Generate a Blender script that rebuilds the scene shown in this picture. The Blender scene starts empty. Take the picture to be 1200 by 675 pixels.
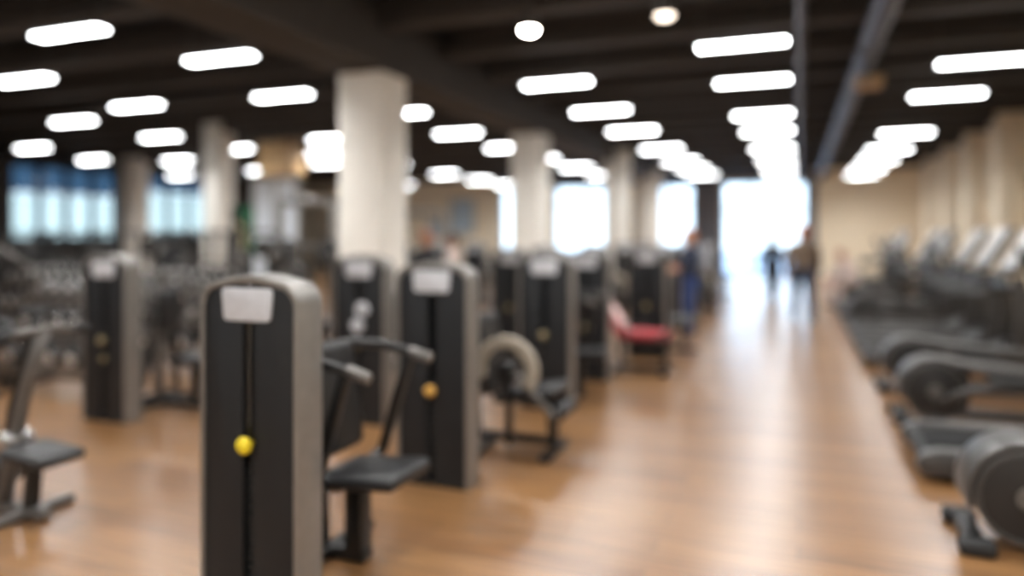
import bpy, bmesh, math, random
from mathutils import Vector, Matrix
random.seed(7)
R = math.radians
PI = math.pi
scene = bpy.context.scene
C = scene.collection

# ------------------------------------------------------------------ materials
def mat(name, col, rough=0.5, metal=0.0, spec=0.5, var=0.12, scale=18.0, bump=0.0, trans=0.0, coat=0.0):
    m = bpy.data.materials.new(name); m.use_nodes = True
    nt = m.node_tree; b = nt.nodes['Principled BSDF']
    tc = nt.nodes.new('ShaderNodeTexCoord')
    nz = nt.nodes.new('ShaderNodeTexNoise'); nz.inputs['Scale'].default_value = scale; nz.inputs['Detail'].default_value = 3
    nt.links.new(tc.outputs['Object'], nz.inputs['Vector'])
    rp = nt.nodes.new('ShaderNodeValToRGB')
    rp.color_ramp.elements[0].position = 0.3; rp.color_ramp.elements[1].position = 0.7
    rp.color_ramp.elements[0].color = (*[c*(1-var) for c in col], 1)
    rp.color_ramp.elements[1].color = (*[min(1, c*(1+var)) for c in col], 1)
    nt.links.new(nz.outputs['Fac'], rp.inputs['Fac'])
    nt.links.new(rp.outputs['Color'], b.inputs['Base Color'])
    b.inputs['Roughness'].default_value = rough
    b.inputs['Metallic'].default_value = metal
    b.inputs['Specular IOR Level'].default_value = spec
    b.inputs['Coat Weight'].default_value = coat
    b.inputs['Coat Roughness'].default_value = 0.25
    if trans: b.inputs['Transmission Weight'].default_value = trans
    if bump:
        bp = nt.nodes.new('ShaderNodeBump'); bp.inputs['Strength'].default_value = bump; bp.inputs['Distance'].default_value = 0.01
        nt.links.new(nz.outputs['Fac'], bp.inputs['Height']); nt.links.new(bp.outputs['Normal'], b.inputs['Normal'])
    return m

def emit_mat(name, col, strength):
    m = bpy.data.materials.new(name); m.use_nodes = True
    nt = m.node_tree; nt.nodes.clear()
    e = nt.nodes.new('ShaderNodeEmission'); o = nt.nodes.new('ShaderNodeOutputMaterial')
    e.inputs['Color'].default_value = (*col, 1); e.inputs['Strength'].default_value = strength
    nt.links.new(e.outputs[0], o.inputs['Surface'])
    return m

def pane_mat(name, tint, gloss=0.08):
    m = bpy.data.materials.new(name); m.use_nodes = True
    nt = m.node_tree; nt.nodes.clear()
    o = nt.nodes.new('ShaderNodeOutputMaterial'); mx = nt.nodes.new('ShaderNodeMixShader')
    t = nt.nodes.new('ShaderNodeBsdfTransparent'); g = nt.nodes.new('ShaderNodeBsdfGlossy')
    t.inputs['Color'].default_value = (*tint, 1); g.inputs['Roughness'].default_value = 0.05
    mx.inputs['Fac'].default_value = gloss
    nt.links.new(t.outputs[0], mx.inputs[1]); nt.links.new(g.outputs[0], mx.inputs[2]); nt.links.new(mx.outputs[0], o.inputs['Surface'])
    return m

def floor_mat():
    m = bpy.data.materials.new('oak_floor'); m.use_nodes = True
    nt = m.node_tree; b = nt.nodes['Principled BSDF']
    tc = nt.nodes.new('ShaderNodeTexCoord')
    br = nt.nodes.new('ShaderNodeTexBrick')
    br.inputs['Scale'].default_value = 1.0
    br.inputs['Brick Width'].default_value = 1.9; br.inputs['Row Height'].default_value = 0.19
    br.inputs['Mortar Size'].default_value = 0.003; br.offset = 0.37
    br.inputs['Color1'].default_value = (0.28, 0.145, 0.054, 1)
    br.inputs['Color2'].default_value = (0.19, 0.091, 0.033, 1)
    br.inputs['Mortar'].default_value = (0.09, 0.05, 0.03, 1)
    nt.links.new(tc.outputs['Object'], br.inputs['Vector'])
    mp = nt.nodes.new('ShaderNodeMapping'); mp.inputs['Scale'].default_value = (1.2, 16, 1)
    nt.links.new(tc.outputs['Object'], mp.inputs['Vector'])
    nz = nt.nodes.new('ShaderNodeTexNoise'); nz.inputs['Scale'].default_value = 1.6; nz.inputs['Detail'].default_value = 5
    nt.links.new(mp.outputs[0], nz.inputs['Vector'])
    rp = nt.nodes.new('ShaderNodeValToRGB')
    rp.color_ramp.elements[0].position = 0.3; rp.color_ramp.elements[1].position = 0.7
    rp.color_ramp.elements[0].color = (0.66, 0.62, 0.58, 1); rp.color_ramp.elements[1].color = (1.15, 1.12, 1.1, 1)
    nt.links.new(nz.outputs['Fac'], rp.inputs['Fac'])
    mx = nt.nodes.new('ShaderNodeMix'); mx.data_type = 'RGBA'; mx.blend_type = 'MULTIPLY'; mx.inputs['Factor'].default_value = 1.0
    nt.links.new(br.outputs['Color'], mx.inputs[6]); nt.links.new(rp.outputs['Color'], mx.inputs[7])
    nt.links.new(mx.outputs[2], b.inputs['Base Color'])
    b.inputs['Roughness'].default_value = 0.34
    b.inputs['Specular IOR Level'].default_value = 0.5
    b.inputs['Coat Weight'].default_value = 1.0; b.inputs['Coat IOR'].default_value = 1.48; b.inputs['Coat Roughness'].default_value = 0.27
    return m

M = {}
M['floor'] = floor_mat()
M['ceil'] = mat('black_ceiling', (0.0104, 0.0097, 0.0091), 0.9)
M['beam'] = mat('dark_beam', (0.0385, 0.0350, 0.0315), 0.8)
M['pipe'] = mat('galvanised_pipe', (0.0700, 0.0735, 0.0980), 0.5, 0.4)
M['plaster'] = mat('white_plaster', (0.90, 0.87, 0.80), 0.85, var=0.04, scale=6)
M['cream'] = mat('cream_plaster', (0.93, 0.81, 0.63), 0.85, var=0.05, scale=4)
M['tan'] = mat('tan_wood', (0.3780, 0.2430, 0.1170), 0.6, var=0.2)
M['darkwall'] = mat('dark_wall', (0.0560, 0.0520, 0.0480), 0.8)
M['wframe'] = mat('window_frame_grey', (0.0700, 0.0840, 0.1190), 0.5)
M['glass'] = pane_mat('clear_pane', (0.93, 0.97, 1.0))
M['tintglass'] = pane_mat('tinted_pane', (0.52, 0.56, 0.55), 0.04)
M['blueglass'] = pane_mat('blue_pane', (0.13, 0.185, 0.235), 0.04)
M['alu'] = mat('satin_aluminium', (0.2307, 0.2186, 0.2034), 0.42, 0.55, var=0.05)
M['panel'] = mat('charcoal_panel', (0.0070, 0.0080, 0.0095), 0.5, 0.0, 0.4, var=0.1)
M['black'] = mat('black_void', (0.006, 0.006, 0.006), 0.7)
M['frame'] = mat('black_steel', (0.0110, 0.0105, 0.0100), 0.4, 0.2)
M['greysteel'] = mat('grey_steel', (0.1200, 0.1110, 0.1020), 0.4, 0.4)
M['pad'] = mat('black_vinyl', (0.0088, 0.0088, 0.0094), 0.45, bump=0.1, scale=60)
M['redpad'] = mat('red_vinyl', (0.3150, 0.0225, 0.0300), 0.5, bump=0.1, scale=60)
M['placard'] = mat('placard_grey', (0.4845, 0.4926, 0.5168), 0.5, var=0.06)
M['yellow'] = mat('yellow_plastic', (0.7310, 0.5610, 0.0170), 0.4, var=0.04)
M['orange'] = mat('amber_plastic', (0.55, 0.30, 0.06), 0.4, var=0.04)
M['brass'] = mat('dull_brass', (0.24, 0.19, 0.10), 0.45, 0.2, var=0.04)
M['chrome'] = mat('chrome', (0.4960, 0.4880, 0.4800), 0.22, 0.95, var=0.03)
M['camdisc'] = mat('beige_enamel', (0.3105, 0.2700, 0.2160), 0.45, var=0.05)
M['endcap'] = mat('brushed_end_cap', (0.66, 0.64, 0.62), 0.35, 0.5, var=0.05)
M['plate'] = mat('iron_plate', (0.0229, 0.0224, 0.0219), 0.5, 0.3)
M['rubber'] = mat('black_rubber', (0.0078, 0.0078, 0.0078), 0.7)
M['tmshell'] = mat('graphite_shell', (0.0105, 0.0098, 0.0095), 0.38, var=0.06)
M['tmrail'] = mat('grey_rail', (0.0676, 0.0634, 0.0598), 0.4, 0.3, var=0.06)
M['belt'] = mat('running_belt', (0.0066, 0.0066, 0.0066), 0.8, 0.0, 0.2, bump=0.2, scale=200)
M['screen'] = mat('console_face', (0.4675, 0.4590, 0.4505), 0.3, var=0.05)
M['darkscreen'] = mat('dark_screen', (0.02, 0.02, 0.025), 0.15)
M['lighthouse'] = mat('light_housing', (0.06, 0.06, 0.06), 0.5)
M['light'] = emit_mat('lit_diffuser', (0.98, 0.99, 1.0), 14.0)
M['spot'] = emit_mat('lit_spot', (1.0, 0.93, 0.84), 40.0)
M['dimspot'] = emit_mat('dim_spot', (1.0, 0.82, 0.66), 3.0)
M['skin'] = mat('skin', (0.4640, 0.2400, 0.1520), 0.55, var=0.06)
M['hair_red'] = mat('auburn_hair', (0.3780, 0.1170, 0.0315), 0.6, var=0.25, scale=60)
M['hair_dark'] = mat('dark_hair', (0.03, 0.02, 0.015), 0.6, var=0.3, scale=60)
M['navy'] = mat('navy_cloth', (0.0144, 0.0208, 0.0440), 0.85)
M['bluecloth'] = mat('blue_cloth', (0.0210, 0.0420, 0.1330), 0.85)
M['taupe'] = mat('taupe_cloth', (0.1425, 0.1013, 0.0713), 0.9)
M['blackcloth'] = mat('black_cloth', (0.013, 0.013, 0.015), 0.9)
M['palecloth'] = mat('pale_cloth', (0.62, 0.50, 0.45), 0.9)
M['orangecloth'] = mat('rust_cloth', (0.52, 0.12, 0.05), 0.9)
M['greycloth'] = mat('grey_cloth', (0.34, 0.35, 0.38), 0.9)
M['shoe'] = mat('shoe_rubber', (0.05, 0.05, 0.055), 0.7)
M['towel'] = mat('pink_towel', (0.70, 0.50, 0.48), 0.95, bump=0.3, scale=90)
M['bannerdark'] = mat('banner_dark', (0.02, 0.026, 0.022), 0.7)
M['green'] = mat('banner_green', (0.02, 0.16, 0.07), 0.7)
M['sand'] = mat('banner_sand', (0.55, 0.46, 0.26), 0.7)
M['frosted'] = mat('frosted_glass', (0.80, 0.88, 0.96), 0.35, var=0.04)  # window light glowing through is put into the pale colour; panes are opaque
M['poster'] = mat('poster_blue', (0.50, 0.62, 0.72), 0.6, var=0.15, scale=2)
M['greypanel'] = mat('grey_blue_panel', (0.1620, 0.1620, 0.1860), 0.6)
M['pave'] = mat('outside_paving', (0.75, 0.75, 0.75), 0.9)

# ------------------------------------------------------------------ mesh builder
class MB:
    def __init__(self): self.bm = bmesh.new()
    def _take(self, t, mx=None):
        if mx is not None: bmesh.ops.transform(t, matrix=mx, verts=t.verts)
        me = bpy.data.meshes.new('tmp'); t.to_mesh(me); t.free()
        self.bm.from_mesh(me); bpy.data.meshes.remove(me); return self
    def box(self, c, s, rot=None, bev=0.0, seg=2):
        t = bmesh.new(); bmesh.ops.create_cube(t, size=1)
        bmesh.ops.transform(t, matrix=Matrix.Diagonal((*s, 1)), verts=t.verts)
        if bev: bmesh.ops.bevel(t, geom=t.edges[:], offset=min(bev, min(s)*0.49), segments=seg, profile=0.5, affect='EDGES')
        mx = Matrix.Translation(c)
        if rot is not None: mx = mx @ rot
        return self._take(t, mx)
    def bar(self, p, q, w, h, bev=0.0, up=(0, 0, 1)):
        p, q = Vector(p), Vector(q); d = q-p; L = d.length; z = d.normalized()
        u = Vector(up)
        if abs(u.dot(z)) > 0.98: u = Vector((0, 1, 0))
        x = u.cross(z).normalized(); y = z.cross(x)
        rot = Matrix((x, y, z)).transposed().to_4x4()
        return self.box((p+q)/2, (w, h, L), rot, bev)
    def cyl(self, p, q, r, r2=None, n=20, bev=0.0):
        p, q = Vector(p), Vector(q); d = q-p
        t = bmesh.new()
        bmesh.ops.create_cone(t, cap_ends=True, segments=n, radius1=r, radius2=r if r2 is None else r2, depth=d.length)
        if bev:
            es = [e for e in t.edges if any(len(f.verts) > 4 for f in e.link_faces)]
            bmesh.ops.bevel(t, geom=es, offset=bev, segments=2, profile=0.5, affect='EDGES')
        rot = d.to_track_quat('Z', 'Y').to_matrix().to_4x4()
        return self._take(t, Matrix.Translation((p+q)/2) @ rot)
    def ball(self, c, s, rot=None, u=16, v=10):
        t = bmesh.new(); bmesh.ops.create_uvsphere(t, u_segments=u, v_segments=v, radius=1)
        if not hasattr(s, '__len__'): s = (s, s, s)
        mx = Matrix.Translation(c)
        if rot is not None: mx = mx @ rot
        return self._take(t, mx @ Matrix.Diagonal((*s, 1)))
    def capsule(self, p, q, r1, r2, n=12):
        self.cyl(p, q, r1, r2, n); self.ball(p, r1, None, n, 8); self.ball(q, r2, None, n, 8); return self
    def tube(self, pts, r, n=10, closed=False):
        pts = [Vector(p) for p in pts]; N = len(pts)
        rs = r if hasattr(r, '__len__') else [r]*N
        tans = []
        for i in range(N):
            a = pts[(i-1) % N] if (closed or i > 0) else pts[i]
            b = pts[(i+1) % N] if (closed or i < N-1) else pts[i]
            tans.append((b-a).normalized())
        nrm = tans[0].orthogonal().normalized(); rings = []
        for i in range(N):
            nrm = (nrm - tans[i]*nrm.dot(tans[i])).normalized(); bn = tans[i].cross(nrm)
            rings.append([self.bm.verts.new(pts[i] + rs[i]*(math.cos(2*PI*k/n)*nrm + math.sin(2*PI*k/n)*bn)) for k in range(n)])
        for i in range(N if closed else N-1):
            A, B = rings[i], rings[(i+1) % N]
            for k in range(n): self.bm.faces.new((A[k], A[(k+1) % n], B[(k+1) % n], B[k]))
        if not closed:
            self.bm.faces.new(rings[0][::-1]); self.bm.faces.new(rings[-1])
        return self
    def prism(self, poly, axis, d0, d1, bev=0.0):
        # poly: 2D points; axis 'Y': (x,z) extruded along y; 'X': (y,z) along x; 'Z': (x,y) along z
        t = bmesh.new()
        def P(a, b, d): return {'Y': (a, d, b), 'X': (d, a, b), 'Z': (a, b, d)}[axis]
        A = [t.verts.new(P(a, b, d0)) for a, b in poly]; B = [t.verts.new(P(a, b, d1)) for a, b in poly]; n = len(poly)
        t.faces.new(A); t.faces.new(B[::-1])
        for i in range(n): t.faces.new((A[i], B[i], B[(i+1) % n], A[(i+1) % n]))
        bmesh.ops.recalc_face_normals(t, faces=t.faces)
        if bev:
            es = [e for e in t.edges if any(len(f.verts) == n and n > 4 for f in e.link_faces)] if n > 4 else t.edges[:]
            bmesh.ops.bevel(t, geom=es, offset=bev, segments=2, profile=0.5, affect='EDGES')
        return self._take(t)
    def strip(self, outer, inner, axis, d0, d1):
        # open band between two equally long 2D polylines, extruded
        def P(a, b, d): return {'Y': (a, d, b), 'X': (d, a, b), 'Z': (a, b, d)}[axis]
        t = bmesh.new(); n = len(outer)
        o0 = [t.verts.new(P(a, b, d0)) for a, b in outer]; o1 = [t.verts.new(P(a, b, d1)) for a, b in outer]
        i0 = [t.verts.new(P(a, b, d0)) for a, b in inner]; i1 = [t.verts.new(P(a, b, d1)) for a, b in inner]
        for k in range(n-1):
            t.faces.new((o0[k], o0[k+1], i0[k+1], i0[k])); t.faces.new((o1[k], i1[k], i1[k+1], o1[k+1]))
            t.faces.new((o0[k], o1[k], o1[k+1], o0[k+1])); t.faces.new((i0[k], i0[k+1], i1[k+1], i1[k]))
        t.faces.new((o0[0], i0[0], i1[0], o1[0])); t.faces.new((o0[-1], o1[-1], i1[-1], i0[-1]))
        bmesh.ops.recalc_face_normals(t, faces=t.faces)
        es = []
        for e in t.edges:
            if len(e.link_faces) == 2 and e.calc_face_angle(0) > 1.0: es.append(e)
        bmesh.ops.bevel(t, geom=es, offset=0.006, segments=2, profile=0.5, affect='EDGES')
        return self._take(t)
    def build(self, name, material, parent=None, smooth=True):
        bm = self.bm
        if smooth:
            for f in bm.faces: f.smooth = True
            for e in bm.edges:
                if len(e.link_faces) == 2 and e.calc_face_angle(0) > R(38): e.smooth = False
        me = bpy.data.meshes.new(name); bm.to_mesh(me); bm.free()
        me.materials.append(material)
        o = bpy.data.objects.new(name, me); C.objects.link(o)
        if parent is not None: o.parent = parent
        return o

def thing(name, label, cat, loc=(0, 0, 0), rz=0.0, group=None):
    o = bpy.data.objects.new(name, None); C.objects.link(o); o.empty_display_size = 0.2
    o.location = loc; o.rotation_euler = (0, 0, rz)
    o['label'] = label; o['category'] = cat
    if group: o['group'] = group
    return o
def tag(o, label, cat, group=None, kind=None):
    o['label'] = label; o['category'] = cat
    if group: o['group'] = group
    if kind: o['kind'] = kind
    return o
KIDS = {}
def kids(o): return [c for c in bpy.data.objects if c.parent == o]
def dup(src, name, label, loc, rz=0.0, group=None):
    r = src.copy(); C.objects.link(r); r.name = name
    r.location = loc; r.rotation_euler = (0, 0, rz); r['label'] = label
    if group: r['group'] = group
    for ch in kids(src):
        c = ch.copy(); C.objects.link(c); c.parent = r
        for g in kids(ch):
            d = g.copy(); C.objects.link(d); d.parent = c
    return r
ORD = ['nearest', 'second', 'third', 'fourth', 'fifth', 'sixth', 'seventh', 'eighth', 'ninth', 'tenth', 'eleventh', 'twelfth']

# ------------------------------------------------------------------ camera
A = math.atan(335/858.0)
EYE = 1.65
cam = bpy.data.cameras.new('camera'); co = bpy.data.objects.new('camera', cam); C.objects.link(co)
co.location = (0, 0, EYE); co.rotation_euler = (PI/2, 0, A)
cam.sensor_width = 36; cam.lens = 36*858/1200; cam.shift_y = -62.5/1200
cam.clip_start = 0.05; cam.clip_end = 300
cam.dof.use_dof = True; cam.dof.focus_distance = 2.0; cam.dof.aperture_fstop = 0.47
scene.camera = co

# ------------------------------------------------------------------ setting
CEIL = 4.5; XL, XR, YB, YF = -24.0, 4.4, 31.0, -4.0
def struct(o, label, cat): return tag(o, label, cat, kind='structure')
struct(MB().box(((XL+XR)/2, (YB+YF)/2, -0.05), (XR-XL+0.6, YB-YF+0.6, 0.1)).build('floor', M['floor']), 'warm brown wood plank floor with a glossy finish', 'floor')
struct(MB().box(((XL+XR)/2, (YB+YF)/2, CEIL+0.05), (XR-XL+0.6, YB-YF+0.6, 0.1)).build('ceiling', M['ceil']), 'black painted open ceiling above the gym', 'ceiling')

def wall_with_holes(name, material, axis, pos, a0, a1, holes, t=0.3, side=1):
    m = MB(); cur = a0
    def seg(u0, u1, z0, z1):
        if u1-u0 < 1e-4 or z1-z0 < 1e-4: return
        if axis == 'Y': m.box(((u0+u1)/2, pos+side*t/2, (z0+z1)/2), (u1-u0, t, z1-z0))
        else: m.box((pos+side*t/2, (u0+u1)/2, (z0+z1)/2), (t, u1-u0, z1-z0))
    for (u0, u1, z0, z1) in sorted(holes):
        seg(cur, u0, 0, CEIL); seg(u0, u1, 0, z0); seg(u0, u1, z1, CEIL); cur = u1
    seg(cur, a1, 0, CEIL)
    return m.build(name, material)

back_holes = [(-12.6, -11.9, 0.9, 3.75), (-10.05, -7.25, 0.9, 3.75), (-6.25, -4.05, 0.9, 3.75), (-2.85, 0.32, 0.0, 3.75)]
left_holes = [(16.4, 20.4, 1.5, 4.0), (21.8, 25.0, 1.6, 4.0)]
struct(wall_with_holes('wall_back', M['cream'], 'Y', YB, XL-0.3, XR+0.3, back_holes), 'cream end wall with tall bright windows', 'wall')
struct(wall_with_holes('wall_left', M['darkwall'], 'X', XL, YF, YB, left_holes, side=-1), 'dark grey side wall with blue tinted windows', 'wall')
struct(wall_with_holes('wall_right', M['cream'], 'X', XR, YF, YB, []), 'pale side wall behind the treadmills', 'wall')
struct(wall_with_holes('wall_front', M['plaster'], 'Y', YF, XL-0.3, XR+0.3, [], side=-1), 'pale wall behind the viewer', 'wall')

def window(name, label, axis, pos, u0, u1, z0, z1, ncol, transom=None, cat='window', material_hi=None, material_lo=None, mull=0.035):
    e = thing(name, label, cat, (0, 0, 0)); e['kind'] = 'structure'
    f = MB(); w = 0.07
    def b(ua, ub, za, zb, d=0.12):
        if axis == 'Y': f.box(((ua+ub)/2, pos+0.12, (za+zb)/2), (ub-ua, d, zb-za), bev=0.008)
        else: f.box((pos-0.12, (ua+ub)/2, (za+zb)/2), (d, ub-ua, zb-za), bev=0.008)
    b(u0, u0+w, z0, z1); b(u1-w, u1, z0, z1); b(u0, u1, z1-w, z1); b(u0, u1, z0, z0+w)
    cw = (u1-u0)/ncol
    for k in range(1, ncol): b(u0+k*cw-mull, u0+k*cw+mull, z0, z1)
    if transom: b(u0, u1, transom-0.03, transom+0.03)
    f.build('window_frame', M['wframe'], e)
    spans = [(z0, z1, M['glass'])] if not transom else [(z0, transom, material_lo or M['glass']), (transom, z1, material_hi or M['glass'])]
    for k in range(ncol):
        for za, zb, gm in spans:
            g = MB()
            if axis == 'Y': g.box((u0+(k+0.5)*cw, pos+0.12, (za+zb)/2), (cw-0.09, 0.012, zb-za-0.09))
            else: g.box((pos-0.12, u0+(k+0.5)*cw, (za+zb)/2), (0.012, cw-0.09, zb-za-0.09))
            g.build('pane', gm, e)
    return e
window('window_1', 'narrow tall window in the end wall', 'Y', YB, *back_holes[0], 1)
window('window_2', 'wide bright window in the end wall left of a white column', 'Y', YB, *back_holes[1], 2, 3.0)
window('window_3', 'bright window in the end wall between column and entrance', 'Y', YB, *back_holes[2], 2, 3.0)
dr = window('door_1', 'glazed entrance doors glowing at the end of the aisle', 'Y', YB, *back_holes[3], 3, 2.6, cat='door')
for x in (-1.38, -1.16): MB().tube([(x, YB+0.05, 0.9), (x, YB-0.02, 0.93), (x, YB-0.02, 1.37), (x, YB+0.05, 1.4)], 0.014).build('door_handle', M['chrome'], dr)
window('window_4', 'four-light blue tinted window in the dark side wall, nearer one', 'X', XL, *left_holes[0], 4, 3.05, material_hi=M['blueglass'], material_lo=M['tintglass'], mull=0.10)
window('window_5', 'three-light blue tinted window in the dark side wall, farther one', 'X', XL, *left_holes[1], 3, 3.35, material_hi=M['blueglass'], material_lo=M['tintglass'], mull=0.10)
struct(MB().box((-10, 13, -0.3), (160, 160, 0.2)).build('ground', M['pave']), 'pale paving outside the windows', 'ground')
for nm, c, s in (('baseboard_back', (-8.2, YB-0.012, 0.06), (10.5, 0.024, 0.12)), ('baseboard_right', (XR-0.012, 13.5, 0.06), (0.024, 34, 0.12)), ('baseboard_left', (XL+0.012, 13.5, 0.06), (0.024, 34, 0.12))):
    struct(MB().box(c, s, bev=0.004).build(nm, M['frame']), 'dark skirting along the wall foot', 'baseboard')

for i, (c, sz, l) in enumerate((((-6.2, YB-0.03, 4.15), (13.4, 0.06, 0.68), 'dark blue fascia above the end windows'), ((0.50, YB-0.04, 1.9), (0.34, 0.08, 3.8), 'dark blue post right of the entrance'), ((-3.45, YB-0.03, 1.9), (1.1, 0.06, 3.8), 'grey blue panel left of the entrance'))):
    struct(MB().box(c, sz, bev=0.01).build('trim_%d' % (i+11), M['wframe'] if i < 2 else M['greypanel']), l, 'trim')
# columns
def column(x, y, w, top, material, label, name='column'):
    m = MB().box((x, y, top/2), (w, w, top), bev=0.02)
    o = m.build(name, material); struct(o, label, 'column'); return o
column(-4.95, 7.9, 0.62, 3.95, M['plaster'], 'broad white column behind the second weight tower')
column(-4.95, 13.7, 0.62, 3.95, M['plaster'], 'pale column in the middle distance, second along the beam')
column(-4.55, 19.5, 0.62, 3.95, M['plaster'], 'pale column between the two end windows')
column(-4.7, 25.3, 0.62, 3.95, M['plaster'], 'farthest pale column under the long beam')
column(-12.85, 13.7, 0.50, CEIL-0.01, M['plaster'], 'slim cream column beside the dark green banner')
struct(MB().box((-12.55, 15.6, 3.85), (1.0, 0.6, 1.28), bev=0.015).build('ceiling_bulkhead', M['tan']), 'tan clad bulkhead under the ceiling beside the cream column', 'bulkhead')
column(-20.6, 18.2, 0.62, CEIL-0.01, M['plaster'], 'far pale column between the blue tinted windows')
for i, y in enumerate((15.2, 18.4, 21.4, 24.4, 27.4)):
    o = MB().box((XR-0.25, y, CEIL/2), (0.5, 0.8, CEIL-0.02), bev=0.015).build('trim_%d' % (i+1), M['cream'])
    struct(o, 'pale pilaster on the right side wall, %s along' % ORD[i], 'pilaster')
# dark tall panels between pilasters
for i, y in enumerate((16.8, 19.9, 22.9, 25.9)):
    e = thing('wall_panel', 'tall dark brown framed panel on the right wall, %s from the near end' % ORD[i], 'wall panel', (XR, y, 0), 0, 'dark panels between the pilasters')
    MB().box((-0.02, 0, 1.85), (0.03, 1.5, 1.9), bev=0.005).build('panel', M['darkscreen'], e)
    f = MB()
    for s in (-1, 1): f.box((-0.03, s*0.78, 1.85), (0.05, 0.08, 2.06), bev=0.008)
    for z in (0.86, 2.84): f.box((-0.03, 0, z), (0.05, 1.64, 0.08), bev=0.008)
    f.build('panel_frame', M['tan'], e)

# ceiling beams and services
o = MB().box((-4.9, 13.5, 3.98), (0.75, 34.8, 0.72), bev=0.02).build('ceiling_beam', M['beam']); struct(o, 'deep dark beam running over the line of white columns', 'beam')
for i, y in enumerate([4.4+1.55*k for k in range(17)]):
    d = 0.34 if i % 2 == 0 else 0.22
    m = MB(); z = 4.06 + d/2
    m.box(((XL-5.28)/2, y, z), (-5.28-XL, 0.30, d), bev=0.01); m.box(((XR-4.52)/2, y, z), (XR+4.52, 0.30, d), bev=0.01)
    o = m.build('ceiling_beam', M['beam']); struct(o, 'dark cross beam below the black ceiling, %s' % (ORD[i] if i < 12 else 'toward the far end'), 'beam')
def ypipe(name, x, z, r, label, material, y0=1.5, y1=30.9):
    e = thing(name, label, 'pipe' if r < .1 else 'duct', (x, y0, z))
    MB().cyl((0, 0, 0), (0, y1-y0, 0), r, n=20).build('tube', material, e)
    y = 2.0
    while y < y1-y0:
        b = MB(); b.cyl((0, y-0.04, 0), (0, y+0.04, 0), r*1.12, n=20); b.box((0, y, (CEIL-z)/2), (0.02, 0.02, CEIL-z)); y += 3.1
        b.build('bracket', M['lighthouse'], e)
    return e
ypipe('air_duct', 0.80, 3.92, 0.13, 'grey metal air duct running along the aisle below the ceiling', M['pipe'])
ypipe('sprinkler_pipe', 0.03, 3.90, 0.05, 'thin grey pipe running beside the air duct', M['pipe'])

# ------------------------------------------------------------------ ceiling lights
LH = 3.75
def make_light():
    e = thing('ceiling_light', '', 'ceiling light')
    MB().box((0, 0, 0.05), (1.0, 0.20, 0.06), bev=0.01).build('housing', M['lighthouse'], e)
    MB().box((0, 0, 0.008), (0.94, 0.16, 0.022), bev=0.004).build('diffuser', M['light'], e)
    ld = bpy.data.lights.new('lamp', 'AREA'); ld.shape = 'RECTANGLE'; ld.size = 0.92; ld.size_y = 0.14; ld.energy = 25; ld.spread = R(144); ld.color = (1.0, 0.99, 0.97)
    lo = bpy.data.objects.new('lamp', ld); C.objects.link(lo); lo.parent = e; lo.location = (0, 0, -0.008)
    for s in (-1, 1): MB().cyl((s*0.45, 0, 0.08), (s*0.45, 0, CEIL-LH), 0.006, n=6).build('wire', M['lighthouse'], e)
    return e
LP = None
def light_row(x, ys, where, group, first=0):
    global LP
    for i, y in enumerate(ys):
        lab = 'white linear ceiling light over %s, %s' % (where, ('nearest in its row' if i == 0 else ORD[i]+' along its row'))
        xx = x[i] if hasattr(x, '__len__') else x
        if LP is None:
            LP = make_light(); LP.location = (xx, y, LH); LP['label'] = lab; LP['group'] = group
        else: dup(LP, 'ceiling_light', lab, (xx, y, LH), 0, group)
k = 2.1/2.2
light_row(-0.58, [8.5, 10.6, 13.6, 15.8, 19.0, 22.0, 25.0, 28.0], 'the open aisle', 'lights over the aisle')
light_row(2.10, [10.4, 12.7, 17.2, 20.3, 23.0, 25.8, 28.6], 'the treadmills', 'lights over the treadmills')
light_row(-3.14, [9.75, 12.2, 14.8, 18.2, 21.4, 24.0, 26.6], 'the weight towers', 'lights over the weight towers')
light_row([-6.45, -6.45, -6.6, -6.6, -6.7, -6.5, -6.5], [6.9, 11.2, 13.8, 16.5, 19.4, 22.2, 25.4], 'the row left of the beam', 'lights left of the beam')
light_row([-7.1, -7.3, -9.65, -11.5, -11.5, -11.5, -11.5, -11.5], [5.45, 9.1, 13.6, 16.0, 19.5, 23.0, 26.0, 28.7], 'the free weights', 'lights over the free weights')
light_row([-9.85, -10.1, -13.0, -13.0, -14.0, -15.6, -15.8], [6.9, 8.95, 14.4, 18.2, 21.5, 24.5, 27.5], 'the dumbbell racks', 'lights over the dumbbell racks')  # last two fixtures are added to brighten the end wall
light_row([-12.6, -12.85, -16.5, -16.5], [9.75, 12.0, 16.0, 19.5], 'the left training area', 'lights over the left training area')
light_row([-17.4, -18.6, -20.5], [12.4, 15.0, 20.0], 'the side nearest the blue windows', 'lights near the blue windows')

light_row(-0.58, [5.8, 3.2, 0.6, -2.0], 'and behind the viewer in the aisle', 'lights overhead in the aisle')
light_row(2.10, [7.4, 4.8, 2.2, -0.4, -3.0], 'and behind the viewer by the treadmills', 'lights overhead by the treadmills')
light_row(-3.14, [5.2, 2.6, 0.0, -2.6], 'and behind the viewer by the towers', 'lights overhead by the towers')
light_row(-6.45, [3.9, 1.3, -1.3], 'and left of the viewer', 'lights overhead on the left')
light_row(-9.85, [4.3, 1.7, -0.9], 'and far left of the viewer', 'lights overhead far on the left')
def spot(x, y, z, r, m, label):
    e = thing('ceiling_spotlight', label, 'spotlight', (x, y, z))
    MB().cyl((0, 0, 0.02), (0, 0, 0.16), r*0.9, r*1.05, n=20, bev=0.005).build('can', M['lighthouse'], e)
    MB().ball((0, 0, 0.02), (r*0.85, r*0.85, r*0.45)).build('lens', m, e)
    MB().cyl((0, 0, 0.15), (0, 0, CEIL-z), 0.015, n=8).build('stem', M['lighthouse'], e)
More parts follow.
